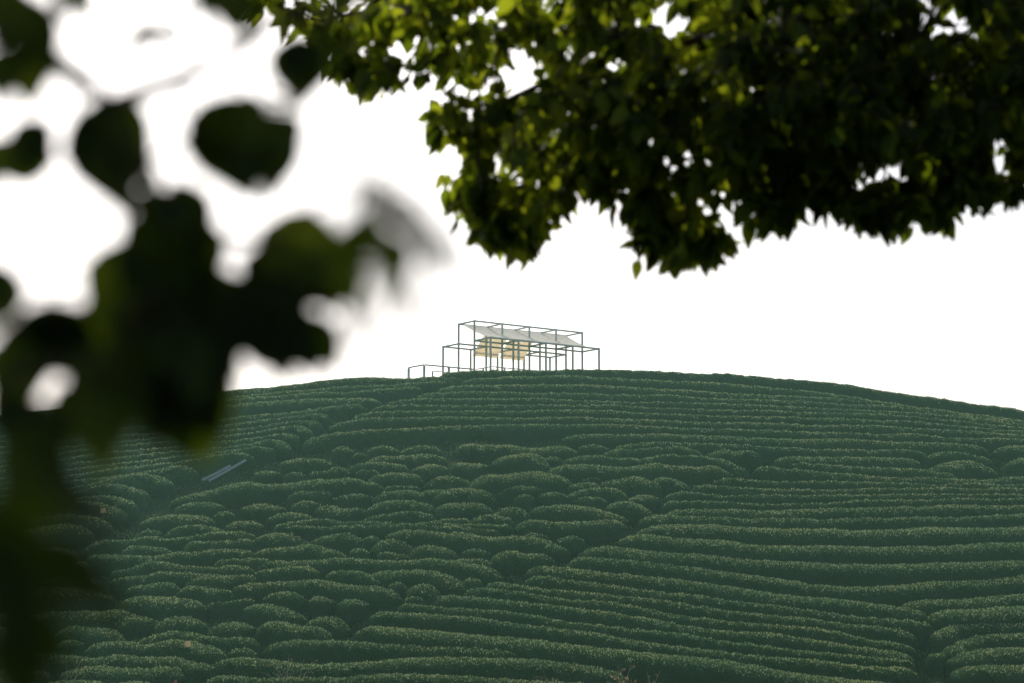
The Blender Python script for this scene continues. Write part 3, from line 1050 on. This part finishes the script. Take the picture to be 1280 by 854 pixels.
def right_tree():
    rg = np.random.default_rng(21)
    bx = [325,345,385,405,425,445,460,480,500,520,545,562,576,600,625,665,690,705,725,760,790,802,845,888,905,960,985,1010,1040,1080,1110,1150,1180,1200,1240,1280,1400,1560]
    by = [0, 22, 40, 68, 100,130,108,100, 92,105,150,200,285,318,338,318,285,258,248,255,268,305,340,325,290,294,274,256,274,288,296,298,284,264,258,236,200,150]
    holes = [(646,86,36,24),(600,8,26,16),(538,120,18,26),(505,60,12,10),(700,20,24,10),(1170,18,22,26),(1078,214,20,12),(1068,238,14,16),(1253,188,14,34),(1215,40,16,12),
             (1130,222,10,12),(1250,110,16,16),(835,25,9,9),(860,40,10,8),(1262,40,10,10),(1010,130,6,6),(960,20,7,7)]
    att, dens = [], []
    tries = 0
    while len(att) < 1600 and tries < 90000:
        tries += 1
        x, y = rg.uniform(320, 1540), rg.uniform(-330, 345)
        yb = np.interp(x, bx, by) - 14
        # left edge of the crown below y=150
        if y > yb: continue
        # outline left boundary
        if x < 575 and y > 150: continue
        if any(((x - a) / (rx + 5)) ** 2 + ((y - b) / (ry + 5)) ** 2 < 1 for a, b, rx, ry in holes): continue
        outside = y < -40 or x > 1320
        if outside and rg.random() < (0.7 if x > 900 else 0.9): continue
        edge = np.clip((yb - y) / 120, 0, 1)
        lay = 0.45 if x < 620 else 0.7 if x < 900 else 1.0
        if rg.random() > (0.5 if x < 600 else 0.6 if x < 700 else 0.75 if x < 900 else 1.0): continue
        d = 8.6 + rg.uniform(-1.2, 1.5) * (0.35 + 0.65 * edge) * lay
        att.append(at(x, y, d)); dens.append(0.6 if x < 560 else 1.0)
    for x, y in [(628,300),(640,305),(618,285),(652,300),(640,312),(630,280),(448,92),(470,85),(492,88),(445,100),(425,70),(590,255),(588,235),(592,200),(560,165),(548,140),(600,275),
                 (840,318),(862,316),(885,305),(815,295),(335,8),(365,18),(395,45),(600,225),(605,255)]:
        for _ in range(2):
            att.append(at(x + rg.normal(0, 5), y - 8 + rg.normal(0, 5), 8.5 + rg.normal(0, 0.2))); dens.append(1.0)
    att = np.array(att)
    # unseen extra leaf clusters higher up, added to keep sun off the crown
    gx, gy = 3.9, 10.2
    gz = float(hgt(gx, gy))
    trunk = [np.array([gx, gy, gz - 0.3]), np.array([gx + .05, gy, gz + 0.6]), np.array([gx - .02, gy + .05, gz + 1.5]), np.array([gx - .1, gy + .02, gz + 2.5]),
             np.array([gx - .25, gy - .05, gz + 3.3]), np.array([gx - .6, gy - .25, gz + 4.2]), np.array([gx - 1.2, gy - .6, gz + 4.9]), np.array([gx - 2.0, gy - 1.0, gz + 5.3]), np.array([gx - 2.8, gy - 1.3, gz + 5.45])]
    extra = []
    for _ in range(420):
        p = np.array([rg.uniform(1.8, 6.0), rg.uniform(8.0, 12.5), rg.uniform(3.6, 6.8)])
        extra.append(p)
    extra = np.array(extra)
    el = np.arctan2(extra[:, 2], extra[:, 1])
    extra = extra[el > math.radians(19.5)]
    allatt = np.concatenate([att, extra])
    dens = np.concatenate([dens, np.full(len(extra), 1.0)])
    nodes, par, tips = grow(trunk, allatt, rg, 0.17)
    root = empty('broadleaf_tree', trunk[0])
    tag(root, 'broadleaf tree whose dense dark crown overhangs the top right', 'tree')
    # trunk as its own tapered part with root flare
    mb = MB()
    mb.tube(trunk, [0.27, 0.20, 0.17, 0.155, 0.14, 0.115, 0.09, 0.07, 0.05], 12)
    mb.build('trunk', M_BARK, root, True)
    wm = wood_mesh(nodes, par, tips, 0.0035, 0.05, len(trunk))
    wm.build('branches', M_BARK, root, True)
    # leaves along the last stretch to each tip
    order = {int(np.where(tips == t)[0][0]): t for t in tips}
    B, D, S, T = [], [], [], []
    for t, dn in zip(tips, dens[np.argsort([np.min(np.linalg.norm(np.array(trunk) - a, axis=1)) for a in allatt])]):
        p = nodes[t]
        q = nodes[par[t]]
        ax = p - q
        ax /= np.linalg.norm(ax) + 1e-9
        nl = int(rg.integers(9, 14) * (dn if dn == 1 else 0.75))
        for k in range(nl):
            f = k / nl
            b = p - ax * 0.20 * f + rg.normal(0, 0.014, 3)
            side = np.cross(ax, rg.normal(0, 1, 3)); side /= np.linalg.norm(side) + 1e-9
            dv = ax * rg.uniform(0.0, 0.6) + side * 0.8 + np.array([0, 0, -rg.uniform(0.2, 1.0)])
            dv /= np.linalg.norm(dv)
            B.append(b + dv * 0.02); D.append(dv); S.append(rg.uniform(0.055, 0.112)); T.append(rg.beta(3.2, 1.9) if p[0] / p[1] < 0.11 else rg.beta(2, 3))  # left-side leaves get a brighter tint to imitate backlit glow
    B, D, S, T = np.array(B), np.array(D), np.array(S)[:, None], np.array(T)
    V, F, tint = leaf_mesh(B, D, S, rg, T)
    me = np_mesh('crown', V - np.array(root.location), [F], [M_TREELEAF], smooth_flags=[True], tint=tint)
    link('crown', me, root)
    print('right tree leaves', len(B))


right_tree()


def left_tree():
    rg = np.random.default_rng(33)
    LV = [  # stalk end, tip, distance
        ((128,118),(152,262),1.9),((112,150),(170,235),1.95),((160,140),(118,240),1.85),
        ((250,128),(345,218),1.9),((352,140),(285,215),1.95),((262,170),(362,185),1.9),((246,140),(300,240),1.85),((330,160),(350,240),1.92),
        ((64,150),(0,222),1.9),((72,200),(-20,190),1.95),((40,150),(50,215),1.9),
        ((216,48),(185,36),2.0),((192,36),(150,58),2.0),((290,-30),(303,45),1.9),((275,-10),(320,20),1.95),((370,40),(385,128),2.0),((392,50),(365,105),2.05),
        ((-10,-10),(45,40),1.7),((45,-5),(70,92),1.75),((95,-15),(70,22),1.7),((10,-10),(60,55),1.75),((-20,20),(30,20),1.8),
        ((195,235),(255,340),1.85),((215,225),(265,300),1.9),((160,280),(245,395),1.8),((225,290),(185,425),1.85),((262,320),(150,395),1.9),((150,300),(140,420),1.8),((240,330),(290,400),1.85),
        ((185,330),(250,440),1.85),((205,260),(170,360),1.9),((160,370),(260,420),1.9),
        ((325,285),(440,345),1.9),((300,325),(438,372),1.95),((360,300),(330,400),1.95),((320,310),(390,330),1.9),
        ((300,365),(402,455),1.85),((345,375),(352,475),1.9),((270,370),(345,445),1.85),((330,400),(290,440),1.9),((375,390),(320,450),1.9),
        ((108,392),(-5,425),1.85),((70,395),(5,510),1.9),((98,398),(-10,465),1.85),((20,400),(60,470),1.9),
        ((205,395),(245,530),1.8),((232,420),(252,580),1.85),((180,415),(215,500),1.8),((150,415),(165,510),1.85),((262,420),(268,505),1.85),((250,430),(310,420),1.85),((190,440),(260,500),1.8),
        ((-10,505),(90,585),1.7),((110,490),(135,595),1.7),((60,520),(160,525),1.75),((15,530),(90,630),1.65),((130,520),(60,545),1.75),((-10,480),(40,560),1.7),
        ((-40,620),(90,730),1.05),((-20,660),(70,850),1.05),((30,670),(165,770),1.1),((10,720),(100,850),1.1),((-20,790),(70,910),1.05),((-40,700),(40,790),1.1),
        ((-10,5),(40,15),1.8),((30,30),(75,98),1.8),((85,-15),(80,25),1.8),((282,-30),(290,44),1.85),((312,-25),(300,42),1.9),((360,45),(374,128),2.0),((398,40),(388,120),2.0),((372,60),(348,100),2.0),
        ((226,58),(162,30),1.95),((205,32),(148,64),1.95),((250,130),(255,205),1.85),((362,160),(330,245),1.9),((345,138),(366,200),1.85),((280,190),(322,248),1.9),((330,125),(270,150),1.9),
        ((430,325),(442,390),1.7),((130,430),(142,565),1.75),((420,300),(452,330),1.7),((15,170),(-15,235),1.9),((10,330),(-20,420),1.8),
        ((100,135),(140,255),1.9),((60,15),(22,80),1.8),((20,30),(70,70),1.8),((230,240),(200,330),1.85),((280,350),(335,390),1.9),((120,480),(60,560),1.8),((0,560),(70,600),1.7),((130,170),(160,265),1.85),((300,130),(318,212),1.9),((320,170),(302,246),1.85),((110,400),(60,470),1.85),((30,420),(-10,500),1.8),((210,470),(180,560),1.8),((300,390),(370,468),1.85),((135,125),(185,195),1.95),
        ((250,150),(270,215),1.9),((350,150),(365,205),1.95),
        ((250,270),(262,360),1.85),((140,340),(180,430),1.85),
        ((310,350),(240,400),1.9),((260,390),(225,470),1.85),((350,390),(398,470),1.9),((240,400),(305,470),1.85),
        ((160,430),(125,520),1.8),((190,480),(245,575),1.82),((225,455),(275,545),1.85),((80,400),(110,460),1.85),
        ((410,300),(400,365),1.9),((380,320),(432,392),1.9),
        ((-30,330),(20,390),1.7),((-30,270),(10,300),1.6),
    ]
    B, D, S, T = [], [], [], []
    for (x0, y0), (x1, y1), d in LV:
        d = d * 0.87
        a = at(x0, y0, d)
        b = at(x1, y1, d + rg.uniform(-0.03, 0.03))
        B.append(a); D.append(b - a); S.append(np.linalg.norm(b - a) * 1.0); T.append(np.clip(rg.beta(2, 3.5), 0, 1) * (0.12 if d < 1.3 else 0.75))  # tint cut on the nearest leaves, standing in for shade
    # second, slightly turned leaf behind most of the hanging ones
    for k in range(len(B)):
        if rg.random() < 0.16:
            sc = 0.16 if LV[k][2] > 1.5 else 0.25
            B.append(B[k] + rg.normal(0, sc * 0.022 / 0.16, 3) * np.array([1, 1.5, 1])); D.append(D[k] + rg.normal(0, 0.028, 3)); S.append(S[k] * rg.uniform(0.85, 1.1)); T.append(T[k])
    nbroad = len(B)
    # thin out-of-focus twig with narrow leaves at its right
    for (x0, y0), (x1, y1), d in [((446,224),(505,264),1.1),((480,240),(548,294),1.1),((500,262),(556,302),1.1),((470,250),(452,335),1.12),((490,285),(514,360),1.1),((530,285),(570,355),1.08),((475,318),(512,345),1.12),((505,350),(520,415),1.1),((462,372),(446,440),1.12),((490,300),(468,385),1.12),((440,270),(424,350),1.12)]:
        a, b = at(x0, y0, d), at(x1, y1, d)
        B.append(a); D.append(b - a); S.append(np.linalg.norm(b - a)); T.append(0.3)
    base = np.array(B)
    gx, gy = -1.9, 2.7
    gz = float(hgt(gx, gy))
    trunk = [np.array([gx, gy, gz - 0.3]), np.array([gx + .02, gy, gz + 0.5]), np.array([gx - .02, gy, gz + 1.2]), np.array([gx + .05, gy - .03, gz + 1.9]), np.array([gx + .2, gy - .08, gz + 2.7]), np.array([gx + .45, gy - .1, gz + 3.4]), np.array([gx + .8, gy, gz + 4.0])]
    # drooping branches that carry the hanging leaves
    limb_px = [[(-560,-150,2.3),(-330,-40,2.1),(-120,0,1.95),(20,40,1.9),(90,90,1.9),(140,130,1.9),(190,220,1.87),(215,300,1.86),(230,400,1.84),(235,440,1.84)],
               [(245,90,2.0),(300,60,2.0)], [(190,200,1.88),(290,130,1.93)], [(215,300,1.86),(330,300,1.9)], [(230,370,1.85),(300,370,1.86)],
               [(230,390,1.85),(120,395,1.85)], [(-300,150,1.7),(-120,330,1.4),(-60,560,1.15),(-20,650,1.08),(20,720,1.07)],
               [(330,300,1.9),(400,250,1.5),(446,226,1.27),(485,242,1.26),(520,275,1.26),(545,320,1.25)]]
    nodes = [list(trunk)]
    pts = [np.array(p) for p in trunk]
    par = [-1] + list(range(len(trunk) - 1))
    for lp in limb_px:
        P = np.array([at(x, y, d * 0.87) for x, y, d in lp])
        dist = np.linalg.norm(np.array(pts) - P[0], axis=1)
        prev = int(np.argmin(dist))
        full = np.vstack([pts[prev], P])
        for a_, b_ in zip(full[:-1], full[1:]):
            n = max(1, int(np.linalg.norm(b_ - a_) / 0.06))
            for t in np.linspace(0, 1, n + 1)[1:]:
                pts.append(a_ * (1 - t) + b_ * t); par.append(prev); prev = len(pts) - 1
    start, spar = pts, par
    # unseen leaf clusters added above and around to block the sun
    over = []
    for _ in range(1400):
        p = np.array([rg.uniform(-3.2, 1.6), rg.uniform(0.6, 5.0), rg.uniform(0.72, 2.9)])
        if np.arctan2(p[2], p[1]) < math.radians(20.5) and p[0] > -0.40 * p[1]: continue
        over.append(p)
    over = [p for p in over if p[1] > 1.2][:420]
    for q in list(B) + list(B):  # more clusters added towards the sun to shade the hanging leaves
        if rg.random() < 0.12: continue
        m_ = q + 0.5 * D[0]
        for t in np.arange(0.3, 4, 0.1):
            c_ = q + SUNV * t
            if math.atan2(c_[2], c_[1]) > math.radians(22) or c_[0] < -0.34 * c_[1]: break
        over.append(c_ + SUNV * rg.uniform(0, 0.5) + rg.normal(0, 0.06, 3) + np.array([0, 0, 0.05]))
    over = np.array(over)
    attract = np.concatenate([base - 0.02 * np.array(D) / np.linalg.norm(D, axis=1, keepdims=True), over])
    # grow from the combined skeleton
    nd = [np.array(p) for p in start]
    par = list(spar)
    tips = []
    for a in attract:
        arr = np.array(nd)
        dist = np.linalg.norm(arr - a, axis=1)
        j = int(np.argmin(dist))
        n = min(10, max(1, int(dist[j] / 0.08)))
        prev = j
        side = rg.normal(0, 0.08, 3) * dist[j]
        for t in np.linspace(0, 1, n + 1)[1:]:
            nd.append(nd[j] * (1 - t) + a * t + side * math.sin(math.pi * t)); par.append(prev); prev = len(nd) - 1
        tips.append(prev)
    nd, par, tips = np.array(nd), np.array(par), np.array(tips)
    root = empty('broadleaf_tree', trunk[0])
    tag(root, 'nearest tree at left, its blurred dark hanging leaves before the hill', 'tree')
    mb = MB(); mb.tube(trunk, [0.22, 0.16, 0.14, 0.125, 0.10, 0.08, 0.05], 12); mb.build('trunk', M_BARK, root, True)
    wood_mesh(nd, par, tips, 0.0009, 0.014, 0).build('branches', M_BARK, root, True)
    for p, t in zip(over, tips[len(base):]):  # leaves of the added sun-blocking clusters
        for k in range(9):
            dv = rg.normal(0, 0.6, 3) + np.array([0, 0, -0.5])
            dv /= np.linalg.norm(dv)
            B.append(p + rg.normal(0, 0.05, 3)); D.append(dv); S.append(rg.uniform(0.07, 0.10)); T.append(np.clip(rg.beta(2, 3), 0, 1))
    V, F, tint = leaf_mesh(np.array(B), np.array(D), np.array(S)[:, None], rg, np.array(T), hang=0.05, wide=np.where(np.arange(len(B)) < nbroad, np.where(np.array([b[1] for b in B]) < 1.1, 0.70, 1.14), np.where(np.arange(len(B)) < len(base), 0.85, 1.0))[:, None], flat=np.arange(len(B)) < len(base))
    me = np_mesh('crown', V - np.array(root.location), [F], [M_TREELEAF], smooth_flags=[True], tint=tint)
    link('crown', me, root)


left_tree()

# ------------------------------------------------------------------ haze in the valley
HAZE = 0.00088
if HAZE:
    m, nt, out = mat('valley_haze')
    vs = N(nt, 'VolumeScatter')
    vs.inputs['Color'].default_value = (0.36, 0.70, 0.60, 1)
    vs.inputs['Density'].default_value = HAZE
    vs.inputs['Anisotropy'].default_value = 0.3
    L(nt, vs.outputs[0], out.inputs['Volume'])
    mb = MB()
    c = [(-160, 45, -14), (160, 45, -14), (160, 150, -14), (-160, 150, -14), (-160, 45, 26), (160, 45, 26), (160, 150, 26), (-160, 150, 26)]
    mb.add(c, [(3, 2, 1, 0), (4, 5, 6, 7), (0, 1, 5, 4), (1, 2, 6, 5), (2, 3, 7, 6), (3, 0, 4, 7)])
    tag(mb.build('haze', m, None), kind='stuff')

# ------------------------------------------------------------------ sky, sun, camera
world = bpy.data.worlds.new('World')
scene.world = world
world.use_nodes = True
nt = world.node_tree
nt.nodes.clear()
wo = nt.nodes.new('ShaderNodeOutputWorld')
bg = nt.nodes.new('ShaderNodeBackground')
sky = nt.nodes.new('ShaderNodeTexSky')
sky.sky_type = 'NISHITA'
sky.sun_disc = False
sky.sun_elevation = SUN_EL
sky.sun_rotation = SUN_AZ
sky.altitude = 50
sky.air_density = 1.0
sky.dust_density = 4.0
sky.ozone_density = 1.0
bg.inputs['Strength'].default_value = 0.15
hs = nt.nodes.new('ShaderNodeHueSaturation')
hs.inputs['Saturation'].default_value = 0.45
nt.links.new(sky.outputs[0], hs.inputs['Color'])
nt.links.new(hs.outputs[0], bg.inputs['Color'])
nt.links.new(bg.outputs[0], wo.inputs['Surface'])

sl = bpy.data.lights.new('sun', 'SUN')
sl.energy = 4.0
sl.angle = math.radians(0.53)
sl.color = (1.0, 0.93, 0.82)
so = bpy.data.objects.new('sun', sl)
col.objects.link(so)
so.rotation_euler = Vector(SUNV).to_track_quat('Z', 'Y').to_euler()
so.location = (0, 0, 60)

cd = bpy.data.cameras.new('camera')
cd.lens = FOCAL
cd.sensor_width = 36
cd.clip_start = 0.05
cd.clip_end = 6000
cd.dof.use_dof = True
cd.dof.focus_distance = 135
cd.dof.aperture_fstop = 2.7
co = bpy.data.objects.new('camera', cd)
col.objects.link(co)
co.rotation_euler = (math.radians(90) + PITCH, 0, 0)
scene.camera = co

scene.view_settings.view_transform = 'Standard'
scene.view_settings.look = 'None'
scene.view_settings.exposure = 0
scene.view_settings.gamma = 1
scene.cycles.use_denoising = True
scene.cycles.max_bounces = 6
scene.cycles.transmission_bounces = 4
scene.cycles.transparent_max_bounces = 4
scene.cycles.sample_clamp_indirect = 4
